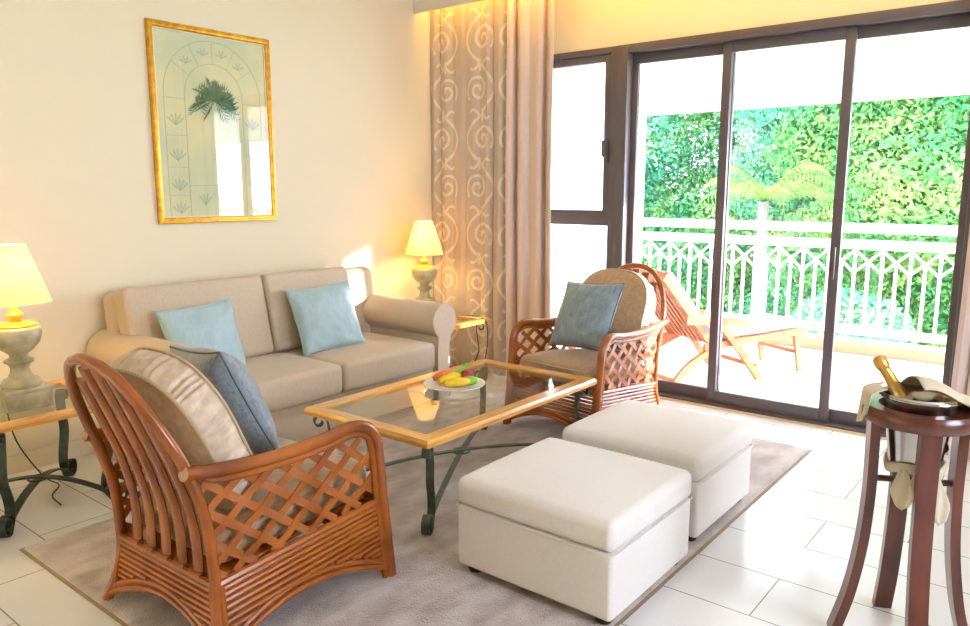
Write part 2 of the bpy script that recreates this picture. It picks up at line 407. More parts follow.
# shrubs low beyond railing
for i,(x,y,lb,m) in enumerate(((-6.6,10.6,'low green shrub beyond the left end of the railing','leafA'),(-4.5,10.8,'low lime-green shrub behind the middle of the railing','leafB'),(-2.7,10.4,'dark green shrub behind the right half of the railing','leafC'),(-1.2,10.2,'green shrub at the far right behind the railing','leafA'))):
    s=thing('garden_shrub',lb,'shrub',(x,y,-3.2))
    q,f=leaf_cloud(16000,[(tr.uniform(-.5,.5),tr.uniform(-.3,.3),tr.uniform(.5,3.0),.75,.6,.6) for k in range(7)],.045,60+i)
    me=bpy.data.meshes.new('foliage'); me.from_pydata(q.tolist(),[],f.tolist()); me.materials.append(M[m]); o=bpy.data.objects.new('foliage',me); COL.objects.link(o); o.parent=s
    bm=bmesh.new(); tube(bm,[(0,0,0),(.05,0,1),(0,.05,2.6)],.06,6); mk('stem',bm,M['bark'],s)
# palm
px,py,pz=-3.45,10.2,1.35
t=thing('palm_tree','pale yellow-green palm with arching fronds beyond the balcony railing','palm',(px,py,-3.2))
bm=bmesh.new(); tube(bm,[(.1,0,0),(.05,.05,2),(0,0,pz+3.2)],.07,10); mk('trunk',bm,M['palmbark'],t)
for k in range(13):
    a=2*PI*k/13+tr.uniform(-.15,.15); el=tr.uniform(.45,1.4); Lf=tr.uniform(1.1,1.5)
    pts=[]
    for s in range(9):
        u=s/8; r=Lf*u*math.cos(el)*(1+.1*u); z=Lf*(u*math.sin(el)-.6*u*u*u)
        pts.append(Vector((r*math.cos(a),r*math.sin(a),pz+3.2+z)))
    bm=bmesh.new(); tube(bm,pts,.014,5,2,scale=lambda t:1-.8*t)
    P=crom(pts,5)
    for i in range(4,len(P)-1,2):
        T=(P[i+1]-P[i]).normalized(); S=T.cross(Vector((0,0,1))).normalized(); u=i/len(P)
        ll=.34*math.sin(PI*min(1,u*.85+.12))
        for sg in(-1,1):
            dirv=(S*sg*.8+T*.7+Vector((0,0,-.6))).normalized(); wv=T*.010
            b0=P[i]; tip=b0+dirv*ll; md=b0+dirv*ll*.5+Vector((0,0,.03))
            v=[bm.verts.new(c) for c in(b0,md-wv,tip,md+wv)]
            bm.faces.new(v)
    mk('frond',bm,M['palm'],t,sharp=0)

# ------------------------------------------------------------------ curtains
def scroll_pattern(u,v):
    """repeat TW x TH of scrolls and leaves; True on the lighter yarn"""
    u=np.mod(u,TW)/TW; v=np.mod(v,TH)/TH
    d=np.full(u.shape,9.)
    for pts,wd in PATCURVES:
        for oy in(-1,0,1):
            for (x,y) in pts: d=np.minimum(d,np.hypot((u-x)*TW,(v-y-oy)*TH)-wd)
    return d<0
TW,TH=.80,.76
def spiral(cx,cy,r0,r1,a0,turns,n=34,sx=1,sgn=1):
    out=[]
    for k in range(n+1):
        t=k/n; a=a0+sgn*turns*2*PI*t; r=r0+(r1-r0)*t
        out.append((cx+sx*r*math.cos(a)/TW,cy+r*math.sin(a)/TH))
    return out
PATCURVES=[]
for mx_ in(1,-1):
    cx=.5+mx_*.25
    PATCURVES.append(([(cx+mx_*.145/TW*math.cos(2*PI*t),t) for t in np.linspace(0,1,110)],.0115))
    for (cy,s) in((0.0,1),(.5,-1)):
        PATCURVES.append((spiral(cx-mx_*.03/TW*s,cy,.016,.115,0,1.6,90,mx_*s,1),.0115))
        for f_ in(0,1): PATCURVES.append(([(cx+mx_*s*(.035+.09*t)*(1 if f_ else -1),cy+.25+(.05*math.sin(t*2.4))*(1 if f_ else -1)) for t in np.linspace(0,1,16)],.010))
        PATCURVES.append(([(cx-mx_*s*.02,cy+.20+.10*t) for t in np.linspace(0,1,10)],.012))
def curtain(name,label,x0,x1,yc,amp,z0,z1,folds,m,pattern,nu,nv,seed,sx=1.0):
    r=np.random.RandomState(seed); ph=r.rand(6)*6
    u=np.linspace(0,1,nu); v=np.linspace(0,1,nv)
    U,Vv=np.meshgrid(u,v)
    wob=.012*np.sin(Vv*5+ph[0])*(1-Vv)
    fx=U+.012*np.sin(U*folds*2*PI*.5+ph[1])
    A=amp*(.75+.35*np.sin(U*7+ph[2]))
    Y=yc+A*np.sin(2*PI*folds*fx+ph[3]+.5*np.sin(Vv*2.2+ph[4])*(1-Vv))*(.8+.25*(1-Vv))+.25*A*np.sin(4*PI*folds*fx+ph[5])
    X=x0+(x1-x0)*U+wob+A*.35*np.sin(4*PI*folds*fx)
    Z=z0+(z1-z0)*Vv
    V3=np.stack([X,Y,Z],-1).reshape(-1,3)
    idx=np.arange(nu*nv).reshape(nv,nu)
    F=np.stack([idx[:-1,:-1],idx[:-1,1:],idx[1:,1:],idx[1:,:-1]],-1).reshape(-1,4)
    me=bpy.data.meshes.new(name); me.from_pydata(V3.tolist(),[],F.tolist())
    me.polygons.foreach_set('use_smooth',[True]*len(F)); me.materials.append(m)
    if pattern:
        arc=np.cumsum(np.hypot(np.diff(X[0],prepend=X[0,0]),np.diff(Y[0],prepend=Y[0,0])))
        AU=np.repeat(arc[None,:],nv,0)
        k=scroll_pattern(AU.ravel()+.0,Z.ravel()).astype(float)
        at=me.color_attributes.new('weave','FLOAT_COLOR','POINT')
        buf=np.ones((nu*nv,4)); buf[:,:3]=k[:,None]; at.data.foreach_set('color',buf.ravel())
    o=bpy.data.objects.new(name,me); COL.objects.link(o)
    sm=o.modifiers.new('thick','SOLIDIFY'); sm.thickness=.003
    return tag(o,label,'curtain')
def curtmat():
    m=mat('damask_curtain',rgb(190,160,130),.6,sheen=.2); nt=m.node_tree; N=nt.nodes; L=nt.links; p=N['Principled BSDF']
    a=N.new('ShaderNodeAttribute'); a.attribute_name='weave'
    mx=N.new('ShaderNodeMixRGB'); mx.inputs[1].default_value=rgb(188,170,154); mx.inputs[2].default_value=rgb(220,204,180)
    L.new(a.outputs['Fac'],mx.inputs[0]); L.new(mx.outputs[0],p.inputs['Base Color'])
    return m
M['plaincurt']=mat('plain_curtain',rgb(220,198,184),.7,sheen=.2)
curtain('patterned_curtain','taupe curtain with cream scrollwork pattern hanging in the room corner',-4.385,-3.56,4.755,.020,.012,3.02,6,curtmat(),True,330,620,3)
curtain('plain_curtain','plain pinkish beige curtain between the scrollwork curtain and the window',-3.58,-3.17,4.77,.04,.012,3.02,3,M['plaincurt'],False,120,60,5)
curtain('plain_curtain','plain beige curtain at the right end of the sliding doors',-.53,-.10,4.86,.035,.012,3.02,4,M['plaincurt'],False,120,60,8)

# ------------------------------------------------------------------ rug
bm=bmesh.new(); box(bm,-3.40,-1.15,1.10,4.48,0,.006,.003); 
rug=thing('area_rug','large taupe mottled shaggy rug under the seating group','rug',(0,0,0))
mk('rug_backing',bm,mat('rug_edge',rgb(150,130,100),.9),rug)
nx,ny=150,225
X=np.linspace(-3.39,-1.16,nx); Y=np.linspace(1.11,4.47,ny); XX,YY=np.meshgrid(X,Y)
rs=np.random.RandomState(4); ZZ=.016+.004*rs.rand(ny,nx)
ZZ[0,:]=ZZ[-1,:]=.004; ZZ[:,0]=ZZ[:,-1]=.004
V3=np.stack([XX,YY,ZZ],-1).reshape(-1,3); idx=np.arange(nx*ny).reshape(ny,nx)
F=np.stack([idx[:-1,:-1],idx[:-1,1:],idx[1:,1:],idx[1:,:-1]],-1).reshape(-1,4)
mk('rug_pile',(V3.tolist(),F.tolist()),M['rug'],rug,sharp=0)
RZ=.018

# ------------------------------------------------------------------ sofa
def sofa():
    t=thing('sofa','beige linen two-seat sofa with rolled arms against the wall','sofa',(WX+.03,2.92,0))
    # local: x = depth forward, y along wall
    D=.91; 
    bm=bmesh.new()
    box(bm,.0,.90,-.83,.83,.06,.285,.012,2)
    mk('base',bm,M['sofa'],t)
    bm=bmesh.new()
    rbox(bm,.16,1.96,.66,.05,10,f=lambda p:p+Vector(((p.z)*-.08,0,0)),M=Matrix.Translation((.115,0,.60)))
    mk('backrest',bm,M['sofa'],t)
    for s in(-1,1):
        # arm profile in (y,z), swept along x
        prof=[]
        cy,cz,r=.955*s,.60,.122
        for k in range(17):
            a=-PI*.30+(PI*1.62)*k/16
            prof.append((cy+s*r*math.cos(a),cz+r*math.sin(a)))
        prof=prof+[(cy-s*.072,.40),(cy-s*.072,.05),(cy+s*.05,.05),(cy+s*.05,.42)]
        bm=bmesh.new(); R=[]
        for x in (0,.02,.3,.6,.875,.895):
            q=1 if .01<x<.88 else .955
            R.append([bm.verts.new((x,cy+(a-cy)*q,.55+(b-.55)*q if b>.3 else b)) for a,b in prof])
        for A,B in zip(R,R[1:]):
            for k in range(len(prof)): bm.faces.new((A[k],A[(k+1)%len(prof)],B[(k+1)%len(prof)],B[k]))
        bm.faces.new(R[0]); bm.faces.new(R[-1][::-1])
        arm=mk('arm',bm,M['sofa'],t,sharp=50)
        bm=bmesh.new(); tube(bm,[(.893,cy+(a-cy)*.97,.55+(b-.55)*.97 if b>.3 else b) for a,b in prof],.005,6,1)
        mk('piping',bm,M['sofa'],arm)
    for s in(-1,1):
        def bulge(p,s=s):
            k=max(0,1-(p.x/.36)**2)*max(0,1-(p.y/.42)**2)
            return p+Vector((0,0,.018*k if p.z>0 else 0))
        bm=bmesh.new(); rbox(bm,.73,.815,.185,.035,8,f=bulge,M=Matrix.Translation((.575,.411*s,.378)))
        mk('seat_cushion',bm,M['sofa'],t)
        def bb(p):
            k=max(0,1-(p.z/.27)**2)*max(0,1-(p.y/.42)**2)
            return p+Vector((.03*k if p.x>0 else 0,0,0))
        yc,wd=((-.535,.885) if s<0 else (.26,.69))
        Mx=Matrix.Translation((.275,yc,.715))@Matrix.Rotation(math.radians(-13),4,'Y')
        bm=bmesh.new(); rbox(bm,.15,wd,.50,.03,8,f=bb,M=Mx)
        mk('back_cushion',bm,M['sofa'],t)
    for sx in(.06,.84):
        for sy in(-.9,.9):
            bm=bmesh.new(); lathe(bm,[(0,0),(.022,0),(.028,.05),(0,.05)],12,(sx,sy,0)); mk('foot',bm,M['darkfoot'],t)
    return t
sofa()

# ------------------------------------------------------------------ ottomans
def ottoman(label,x0,x1,y0,y1,rz_=0,seed=1):
    cx,cy=(x0+x1)/2,(y0+y1)/2; w,d=x1-x0,y1-y0
    t=thing('ottoman',label,'ottoman',(cx,cy,RZ),rz_,'pair of square linen ottomans')
    bm=bmesh.new(); rbox(bm,w-.010,d-.010,.248,.018,6,M=Matrix.Translation((0,0,.154))); mk('body',bm,M['otto'],t)
    def f(p):
        k=max(0,1-(p.x/(w/2))**2)*max(0,1-(p.y/(d/2))**2)
        return p+Vector((0,0,.02*k**.6 if p.z>0 else 0))
    bm=bmesh.new(); rbox(bm,w,d,.112,.034,10,f=f,M=Matrix.Translation((0,0,.332))); c=mk('lid_cushion',bm,M['otto'],t)
    bm=bmesh.new(); h=.0
    rr=.02; P=[]
    for (sx,sy,a0) in((1,-1,-PI/2),(1,1,0),(-1,1,PI/2),(-1,-1,PI)):
        for k in range(5):
            a=a0+PI/2*k/4; P.append((sx*(w/2-rr)+rr*math.cos(a),sy*(d/2-rr)+rr*math.sin(a),.2765))
    tube(bm,P,.0028,6,1,closed=True); mk('piping',bm,M['otto'],t)
    for sx in(-1,1):
        for sy in(-1,1):
            bm=bmesh.new(); lathe(bm,[(0,0),(.028,0),(.034,.012),(.034,.045),(0,.045)],16,(sx*(w/2-.06),sy*(d/2-.06),0)); mk('foot',bm,M['darkfoot'],t)
ottoman('cream square ottoman nearest the camera, beside the front armchair',-1.83,-1.135,2.095,2.745)
ottoman('cream square ottoman behind the front one, closer to the sliding doors',-1.855,-1.165,2.875,3.515,0,2)

# ------------------------------------------------------------------ wrought iron tables
def spiral_pts(c,r,a0,turns,dirv,n=18,sg=1,shrink=.25):
    """spiral in the vertical plane spanned by dirv and z"""
    out=[]; d=Vector(dirv).normalized()
    for k in range(n+1):
        t=k/n; a=a0+sg*turns*2*PI*t; rr=r*(1-(1-shrink)*t)
        out.append(Vector(c)+d*(rr*math.cos(a))+Vector((0,0,rr*math.sin(a))))
    return out
def iron_leg(cx,cy,H,im,sc,parent,w):
    """leg at (cx,cy); outward direction from the table centre"""
    d=Vector((cx,cy,0)).normalized(); side=Vector((-d.y,d.x,0))
    bm=bmesh.new()
    def P(o,z): return Vector((cx,cy,0))+d*o+Vector((0,0,z))
    r=.030*sc
    # foot scroll: leg comes down inside, rolls under and outward
    foot=spiral_pts(P(r*.4,r+.004),r,-PI*.75,1.25,d,18,1,.35)
    top=spiral_pts(P(-.032*sc,H-.028*sc),.022*sc,PI*.0,1.0,d,12,1,.35)[::-1]
    path=top+[P(-.006,H-.07),P(.004,H*.6),P(-.012,H*.38),P(-.022,H*.22)]+foot
    sweep(bm,crom(path,3),[(-w/2,-.0035),(w/2,-.0035),(w/2,.0035),(-w/2,.0035)],up=lambda i,p:side.cross(Vector((0,0,1))).normalized() if False else SideUp(side,i))
    mk('leg',bm,im,parent)
_paths={}
def SideUp(side,i): return None
def sweep_side(bm,P,w,t,side):
    """flat strap whose width lies along `side`"""
    n=len(P); rings=[]
    for i in range(n):
        T=(P[min(i+1,n-1)]-P[max(i-1,0)]).normalized(); Nn=side.cross(T).normalized()
        rings.append([bm.verts.new(P[i]+side*a+Nn*b) for a,b in((-w/2,-t/2),(w/2,-t/2),(w/2,t/2),(-w/2,t/2))])
    for A,B in zip(rings,rings[1:]):
        for k in range(4): bm.faces.new((A[k],A[(k+1)%4],B[(k+1)%4],B[k]))
    bm.faces.new(rings[0][::-1]); bm.faces.new(rings[-1])
def iron_leg(cx,cy,H,im,sc,parent,w,bow=.0):
    d=Vector((cx,cy,0)).normalized(); side=Vector((-d.y,d.x,0)); bm=bmesh.new()
    def P(o,z): return Vector((cx,cy,0))+d*o+Vector((0,0,z))
    r=.030*sc
    foot=spiral_pts(P(r*1.15,r+.004),r,-PI*.68,1.25,d,22,1,.3)
    top=spiral_pts(P(.028*sc,H-.026*sc),.022*sc,PI*1.0,1.0,d,12,-1,.35)[::-1]
    path=top+[P(.0+bow,H*.72),P(.004+bow*1.3,H*.52),P(-.016+bow*.5,H*.32),P(-.014,H*.17)]+foot
    sweep_side(bm,crom(path,3),w,.007,side)
    return mk('leg',bm,im,parent)
def iron_cross(hx,hy,im,parent,z0=.05,zc=.135,w=.022,endscroll=0):
    for s in(1,-1):
        a=Vector((hx,hy*s,0)); b=-a; d=(b-a).normalized(); side=Vector((-d.y,d.x,0)); L=(b-a).length
        bm=bmesh.new(); pts=[]
        if endscroll: pts+=spiral_pts(a+Vector((0,0,.045))-d*.06,.04,PI*.5,1.0,-d,14,1,1.0)[::-1][:0]
        for t in(.02,.12,.3,.5,.7,.88,.98):
            z=z0+(zc-z0)*math.sin(PI*t)**.8
            pts.append(a+(b-a)*t+Vector((0,0,z+(.006 if s>0 else -.006)*math.sin(PI*t))))
        if endscroll:
            e=Vector((b.x,b.y,0))+d*.02
            pts=pts+[q for q in spiral_pts(e+Vector((0,0,.055)),.045,-PI*.5,1.15,d,18,1,.3)][1:]
            e2=Vector((a.x,a.y,0))-d*.02
            pts=[q for q in spiral_pts(e2+Vector((0,0,.055)),.045,-PI*.5,1.15,-d,18,1,.3)][1:][::-1]+pts
        sweep_side(bm,crom(pts,4),w,.008,side); mk('stretcher',bm,im,parent)
    bm=bmesh.new()
    P=[Vector((.045*math.cos(a),.045*math.sin(a),zc)) for a in np.linspace(0,2*PI,24,endpoint=False)]
    sweep(bm,P,circ(.005,6),closed=True); mk('stretcher_ring',bm,im,parent)
def frame_top(t,w,d,zt,th,fw,glass,gz,m1,m2,name='rail'):
    """mitred wooden frame with an inset pane; w along x, d along y"""
    pr=[(0,0),(0,th*.55),(.008,th),(fw-.006,th),(fw,th-.006),(fw,th-.016),(fw-.012,th-.016),(fw-.012,0)]
    corners=[(-w/2,-d/2),(w/2,-d/2),(w/2,d/2),(-w/2,d/2)]; ins=[(1,1),(-1,1),(-1,-1),(1,-1)]
    for k in range(4):
        a,b=k,(k+1)%4; bm=bmesh.new(); R=[]
        for c in(a,b):
            R.append([bm.verts.new((corners[c][0]+ins[c][0]*o,corners[c][1]+ins[c][1]*o,zt-th+h)) for o,h in pr])
        for i in range(len(pr)): bm.faces.new((R[0][i],R[0][(i+1)%len(pr)],R[1][(i+1)%len(pr)],R[1][i]))
        bm.faces.new(R[0]); bm.faces.new(R[1][::-1])
        mk('frame_rail',bm,m1 if k%2==0 else m2,t,sharp=25)
    bm=bmesh.new(); g=fw-.010; box(bm,-w/2+g,w/2-g,-d/2+g,d/2-g,zt-.0155,zt-.0075); mk('glass_top',bm,glass,t)
ct=thing('coffee_table','oak-framed glass coffee table on scrolled wrought iron legs','table',(-2.492,2.908,RZ))
frame_top(ct,.82,1.39,.442,.032,.078,M['tglass'],0,M['oak'],M['oak2'])
for sx,sy in((1,-1),(1,1),(-1,1),(-1,-1)):
    iron_leg(sx*.335,sy*.60,.412,M['iron2'],1.7,ct,.036)
iron_cross(.335,.60,M['iron2'],ct,.055,.12,.028)
def side_table(label,x,y):
    t=thing('side_table',label,'table',(x,y,0),0,'oak and glass side tables beside the sofa')
    frame_top(t,.66,.60,.515,.032,.06,M['tglass'],0,M['oak'],M['oak2'])
    for sx,sy in((1,-1),(1,1),(-1,1),(-1,-1)):
        iron_leg(sx*.235,sy*.215,.484,M['iron'],1.6,t,.045,.02)
    iron_cross(.235,.215,M['iron'],t,.05,.13,.038,1)
    return t
st=side_table('oak and glass side table with iron scroll legs at the left edge',-3.85,1.36)
s2=copy_tree(st,None,(-3.93,4.27,0)); s2['label']='oak and glass side table between the sofa and the scrollwork curtain'

# ------------------------------------------------------------------ table lamps
def table_lamp(label,x,y,z,rz_=0):
    t=thing('table_lamp',label,'lamp',(x,y,z),rz_,'cream urn lamps on the side tables')
    bm=bmesh.new(); box(bm,-.095,.095,-.095,.095,0,.085,.004); box(bm,-.10,.10,-.10,.10,.080,.098,.005); mk('plinth',bm,M['lampbody'],t)
    prof=[(0,.098),(.080,.098),(.084,.108),(.078,.120),(.070,.128),(.052,.135),(.041,.155),(.038,.175),(.046,.190),(.060,.197),(.062,.206),(.05,.212),(.035,.22),(.04,.232),(.066,.25),(.092,.28),(.102,.31),(.100,.335),(.09,.345),(0,.345)]
    prof=[(r,.098+(z-.098)*1.12) for r,z in prof]
    bm=bmesh.new(); lathe(bm,prof,36); mk('urn',bm,M['lampbody'],t,sharp=50)
    bm=bmesh.new(); lathe(bm,[(r,.03+z) for r,z in [(0,.344),(.086,.344),(.088,.352),(.06,.362),(.028,.368),(.018,.376),(.034,.388),(.036,.40),(.02,.414),(.014,.42),(.014,.47),(0,.47)]],32); mk('gilt_neck',bm,M['lampgold'],t,sharp=50)
    bm=bmesh.new(); lathe(bm,[(.153,.482),(.070,.742)],48); lathe(bm,[(.150,.482),(.067,.742)],48); 
    sh=mk('lamp_shade',bm,M['shade'],t,sharp=0)
    tm=mat('shade_trim',rgb(240,222,180),.8)
    for r,zz in((.1525,.483),(.070,.741)):
        bm=bmesh.new(); P=[Vector((r*math.cos(a),r*math.sin(a),zz)) for a in np.linspace(0,2*PI,48,endpoint=False)]; sweep(bm,P,circ(.003,6),closed=True)
        mk('shade_trim',bm,tm,sh)
    bm=bmesh.new(); lathe(bm,[(0,.50),(.012,.505),(.028,.55),(.03,.58),(.02,.605),(0,.612)],20)
    mk('bulb',bm,mat('bulb',(1,1,1,1),.5,emit=rgb(255,206,110),es=BULB*14),t)
    L=bpy.data.lights.new('lamp_bulb_light','POINT'); L.energy=BULB; L.color=(1,.80,.50); L.shadow_soft_size=.04
    lo=bpy.data.objects.new('lamp_bulb_light',L); COL.objects.link(lo); lo.location=(0,0,.63); lo.parent=t
    return t
BULB=9.0
l1=table_lamp('lit table lamp with cream urn base at the left edge of the photo',-3.77,1.30,.516)
bm=bmesh.new(); tube(bm,[(-.10,-.02,.01),(-.22,-.03,.012),(-.30,.02,-.03),(-.315,.06,-.25),(-.30,.16,-.46),(-.22,.2,-.500),(-.1,.12,-.503),(.05,.1,-.503)],.0035,6); mk('power_cord',bm,M['black'],l1)
l2=copy_tree(l1,None,(-4.12,4.37,.516)); l2['label']='lit table lamp with cream urn base between the sofa and the curtain'
for c in list(l2.children):
    if c.name.startswith('power_cord'): bpy.data.objects.remove(c)
bm=bmesh.new(); tube(bm,[(.1,.05,.008),(.3,.10,.01),(.46,.13,.006),(.54,.12,-.04),(.56,.10,-.2),(.54,.08,-.36),(.50,.06,-.5)],.0035,6); mk('power_cord',bm,M['black'],l2)

# ------------------------------------------------------------------ rattan armchairs
def armchair(label,loc,rz_):
    t=thing('rattan_armchair',label,'armchair',loc,rz_,'pair of rattan armchairs')
    ZR=.325; ZB=.252
    def hx(z):  # recline profile of the back (y as function of z)
        zs=[.0,.30,.44,.55,.65,.75,.85,.93,.985]; ys=[-.02,0,-.010,-.035,-.070,-.110,-.150,-.185,-.205]
        return float(np.interp(z,zs,ys))
    # hoop, continuous from one rear foot round to the other
    def side(s): return [(s*.362,-.035,0),(s*.325,-.012,.09),(s*.296,0,.19),(s*.290,0,.30),(s*.287,-.012,.45),(s*.290,-.045,.58),(s*.284,-.075,.67),(s*.262,-.112,.76),(s*.213,-.155,.86),(s*.128,-.190,.945)]
    hp=side(-1)+[(0,-.205,.978)]+side(1)[::-1]
    bm=bmesh.new(); P=crom(hp,7); sweep(bm,P,circ(.0185,12)); 
    P2=crom([(x*.93,y+.012,z-.0) if z>.3 else (x*.93,y+.005,z) for x,y,z in hp[3:-3]],6)
    mk('back_hoop',bm,M['rattan'],t)
    # slats
    for k in range(5):
        xb=-.19+.095*k; xt=xb*.85
        pts=[]
        ztop=.955-.9*(abs(xt)**2)*3.2
        for z in(.245,.34,.42,.50,.60,.70,.80,ztop):
            u=(z-.245)/(ztop-.245); pts.append((xb+(xt-xb)*u,hx(z)+.012,z))
        bm=bmesh.new(); P=crom(pts,5)
        sweep(bm,P,[(.027*math.cos(a),.012*math.sin(a)) for a in np.linspace(0,2*PI,12,endpoint=False)],up=(0,1,0))
        sl=mk('back_slat',bm,M['rattan'],t)
        bm=bmesh.new(); tube(bm,[(xb-.032,.004,ZB),(xb+.032,.004,ZB)],.0205,12,raw=True); mk('cane_binding',bm,M['rattan'],sl)
    # arms with front posts (double cane)
    def armpts(s,o=0,q=0):
        return [(s*(.298+q),-.066+o,.645-o*.2),(s*(.306+q),.02,.632-o),(s*(.318+q),.22,.618-o),(s*(.330+q),.42,.625-o),(s*(.338+q),.52,.640-o),(s*(.342+q),.575,.638-o),(s*(.344+q),.630-o*.4,.612-o*.9),(s*(.345+q),.660-o,.565-o*.5),(s*(.345+q),.670-o,.50),(s*(.344+q),.69-o,.30),(s*(.344+q),.725-o,.0)]
    for s in(-1,1):
        bm=bmesh.new(); sweep(bm,crom(armpts(s),7),circ(.0225,12))
        arm=mk('arm',bm,M['rattan'],t)
        bm=bmesh.new(); sweep(bm,crom(armpts(s,.030),7),circ(.0125,10)); mk('inner_arm_cane',bm,M['rattan'],arm)
        bm=bmesh.new(); tube(bm,[(s*.298,-.06,.642),(s*.302,-.088,.650)],.0222,12,raw=True); mk('cane_binding',bm,M['rattan'],arm)
    # cane panels: sides, back and front with arched bottoms
    def archz(u): return .045+ .105*math.sin(PI*u)**.75
    def panel(name,pa,pb,n=9,ztop=ZR,zb=None):
        zb=ztop if zb is None else zb; dz0=zb-ztop
        """pa(z), pb(z): end points of the panel at height z"""
        bm=bmesh.new(); parent=None
        zs=[ztop-.021*i for i in range(n+3)]
        for i,z in enumerate(zs):
            # clip against arch
            us=[u/40 for u in range(41) if archz(u/40)<z+dz0*(1-u/40)-.008]
            segs=[]
            if not us: continue
            run=[us[0]]
            for u in us[1:]:
                if u-run[-1]>.03: segs.append((run[0],run[-1])); run=[u]
                else: run.append(u)
            segs.append((run[0],run[-1]))
            for a,b in segs:
                if b-a<.05: continue
                A=Vector(pa(max(z+dz0,0))); A.z=z+dz0; B=Vector(pb(z)); tube(bm,[A.lerp(B,a),A.lerp(B,b)],.0098 if i else .014,8,raw=True)
        pan=mk(name,bm,M['rattan'],t)
        for dz in(0,-.026):
            bm=bmesh.new(); pts=[]
            for k in range(21):
                u=k/20; z=archz(u)+dz*(1-.0)
                z=max(z,.018); A=Vector(pa(z)); B=Vector(pb(z)); pts.append(A.lerp(B,u))
            sweep(bm,crom(pts,2),circ(.0125,8)); mk('arch_cane',bm,M['rattan'],pan)
        for u in(.03,.97):
            bm=bmesh.new(); A0,B0,A1,B1=[Vector(q) for q in(pa(zb),pb(ztop),pa(.05),pb(.05))]
            tube(bm,[A0.lerp(B0,u),A1.lerp(B1,u)],.012,8,raw=True); mk('edge_cane',bm,M['rattan'],pan)
    def rear(s,z): return (s*float(np.interp(z,[0,.09,.19,.30],[.362,.325,.296,.290])),float(np.interp(z,[0,.1,.3],[-.035,-.012,0])),z)
    def front(s,z): return (s*.344,float(np.interp(z,[0,.30],[.725,.69])),z)
    for s in(-1,1): panel('side_panel',lambda z,s=s:rear(s,z),lambda z,s=s:front(s,z),9,ZR,ZB)
    panel('back_panel',lambda z:rear(-1,z),lambda z:rear(1,z),7,ZB)
    panel('front_panel',lambda z:front(-1,z),lambda z:front(1,z))
    # lattice sides
    armT=lambda y: float(np.interp(y,[-.09,.02,.22,.42,.51,.575,.630],[.63,.60,.586,.593,.605,.60,.56]))
    def inside(y,z):
        if z<ZB+(ZR-ZB)*y/.69+.012: return False
        ymin=-.0-.09*max(0,(z-.45)/.2)
        if y<ymin+.0 or y>.656-max(0,z-.5)*.25: return False
        return z<armT(y)
    for s in(-1,1):
        bm=bmesh.new()
        for dr,offs in(((1,.78),0),((-1,.78),1)):
            dv=Vector((0,dr[0],dr[1])).normalized(); nv=Vector((0,-dv.z,dv.y))
            for k in range(-14,15):
                o=Vector((0,.33,.45))+nv*(.076*k+.02)
                run=[]; runs=[]
                for q in range(-110,111):
                    p=o+dv*(q*.006)
                    if inside(p.y,p.z): run.append(p)
                    else:
                        if len(run)>4: runs.append(run)
                        run=[]
                if len(run)>4: runs.append(run)
                for run in runs:
                    P=[]
                    for p in run[::3]+[run[-1]]:
                        x=float(np.interp(p.y,[0,.7],[.290,.344]))
                        ww=.004*math.sin((p.dot(dv))/.076*PI+k*PI+(PI if offs else 0))
                        P.append(Vector((s*(x+ww),p.y,p.z)))
                    sweep(bm,P,[(-.0135,-.0022),(.0135,-.0022),(.0135,.0022),(-.0135,.0022)],up=(1,0,0))
        mk('lattice',bm,M['strap'],t)
    # rear inner upright of the side
    # seat deck and cushions
    bm=bmesh.new(); box(bm,-.28,.28,.01,.66,.0,.014,.004,M=Matrix.Translation((0,0,.250))@Matrix.Rotation(math.atan(.073/.69),4,'X')); mk('seat_deck',bm,M['rattan'],t)
    def taper(p):
        k=max(0,1-(p.x/.31)**2)*max(0,1-(p.y/.36)**2)
        u=(p.y+.35)/.7
        return Vector((p.x*(.93+.10*u),p.y,p.z+(.045*k**.7 if p.z>0 else 0)+noise.noise(p*9)*.003))
    bm=bmesh.new(); rbox(bm,.565,.66,.125,.05,12,f=taper,M=Matrix.Translation((0,.365,.362))@Matrix.Rotation(R(4.5),4,'X')); sc=mk('seat_cushion',bm,M['taupe'],t,sharp=0)
    bm=bmesh.new()
    P=[]
    for a in np.linspace(0,2*PI,60,endpoint=False):
        c_,s_=math.cos(a),math.sin(a); r=(abs(c_)**5+abs(s_)**5)**(-1/5)
        x=.281*r*c_; y=.330*r*s_
        P.append(Vector((x*(.93+.10*(y+.35)/.7),y+.365,.405+y*.079)))
    sweep(bm,P,circ(.0055,6),closed=True); mk('piping',bm,M['piping'],sc)
    # round-topped back cushion: outline swept with a ruched boxing band
    def outline(a,sc_=1):
        c_,s_=math.cos(a),math.sin(a); e=2.6 if s_>0 else 5
        r=(abs(c_)**e+abs(s_)**e)**(-1/e)
        return .270*r*c_*sc_,.275*r*s_*sc_
    bmc=bmesh.new(); bmb=bmesh.new(); NA=96; TH=.070
    def place(x,y,z):
        # local cushion (x, thickness y, height z) -> chair, reclined
        ang=math.radians(28); zz=z; 
        return Vector((x,.078+y*math.cos(ang)-zz*math.sin(ang)*.80,.695+zz*math.cos(ang)*1.0+y*math.sin(ang)))
    for sd in(-1,1):
        prev=None
        rings=[]
        for q,rr in enumerate((1,.97,.9,.75,.5,.25)):
            ring=[]
            for k in range(NA):
                x,z=outline(2*PI*k/NA,rr)
                y=sd*(TH*.82+ .055*(1-rr**2)**.8)+noise.noise(Vector((x*6,z*6,sd)))*.006
                if q==0: y=sd*TH*.8
                ring.append(bmc.verts.new(place(x,y,z)))
            rings.append(ring)
        for A,B in zip(rings,rings[1:]):
            for k in range(NA): bmc.faces.new((A[k],A[(k+1)%NA],B[(k+1)%NA],B[k]))
        bmc.faces.new(rings[-1])
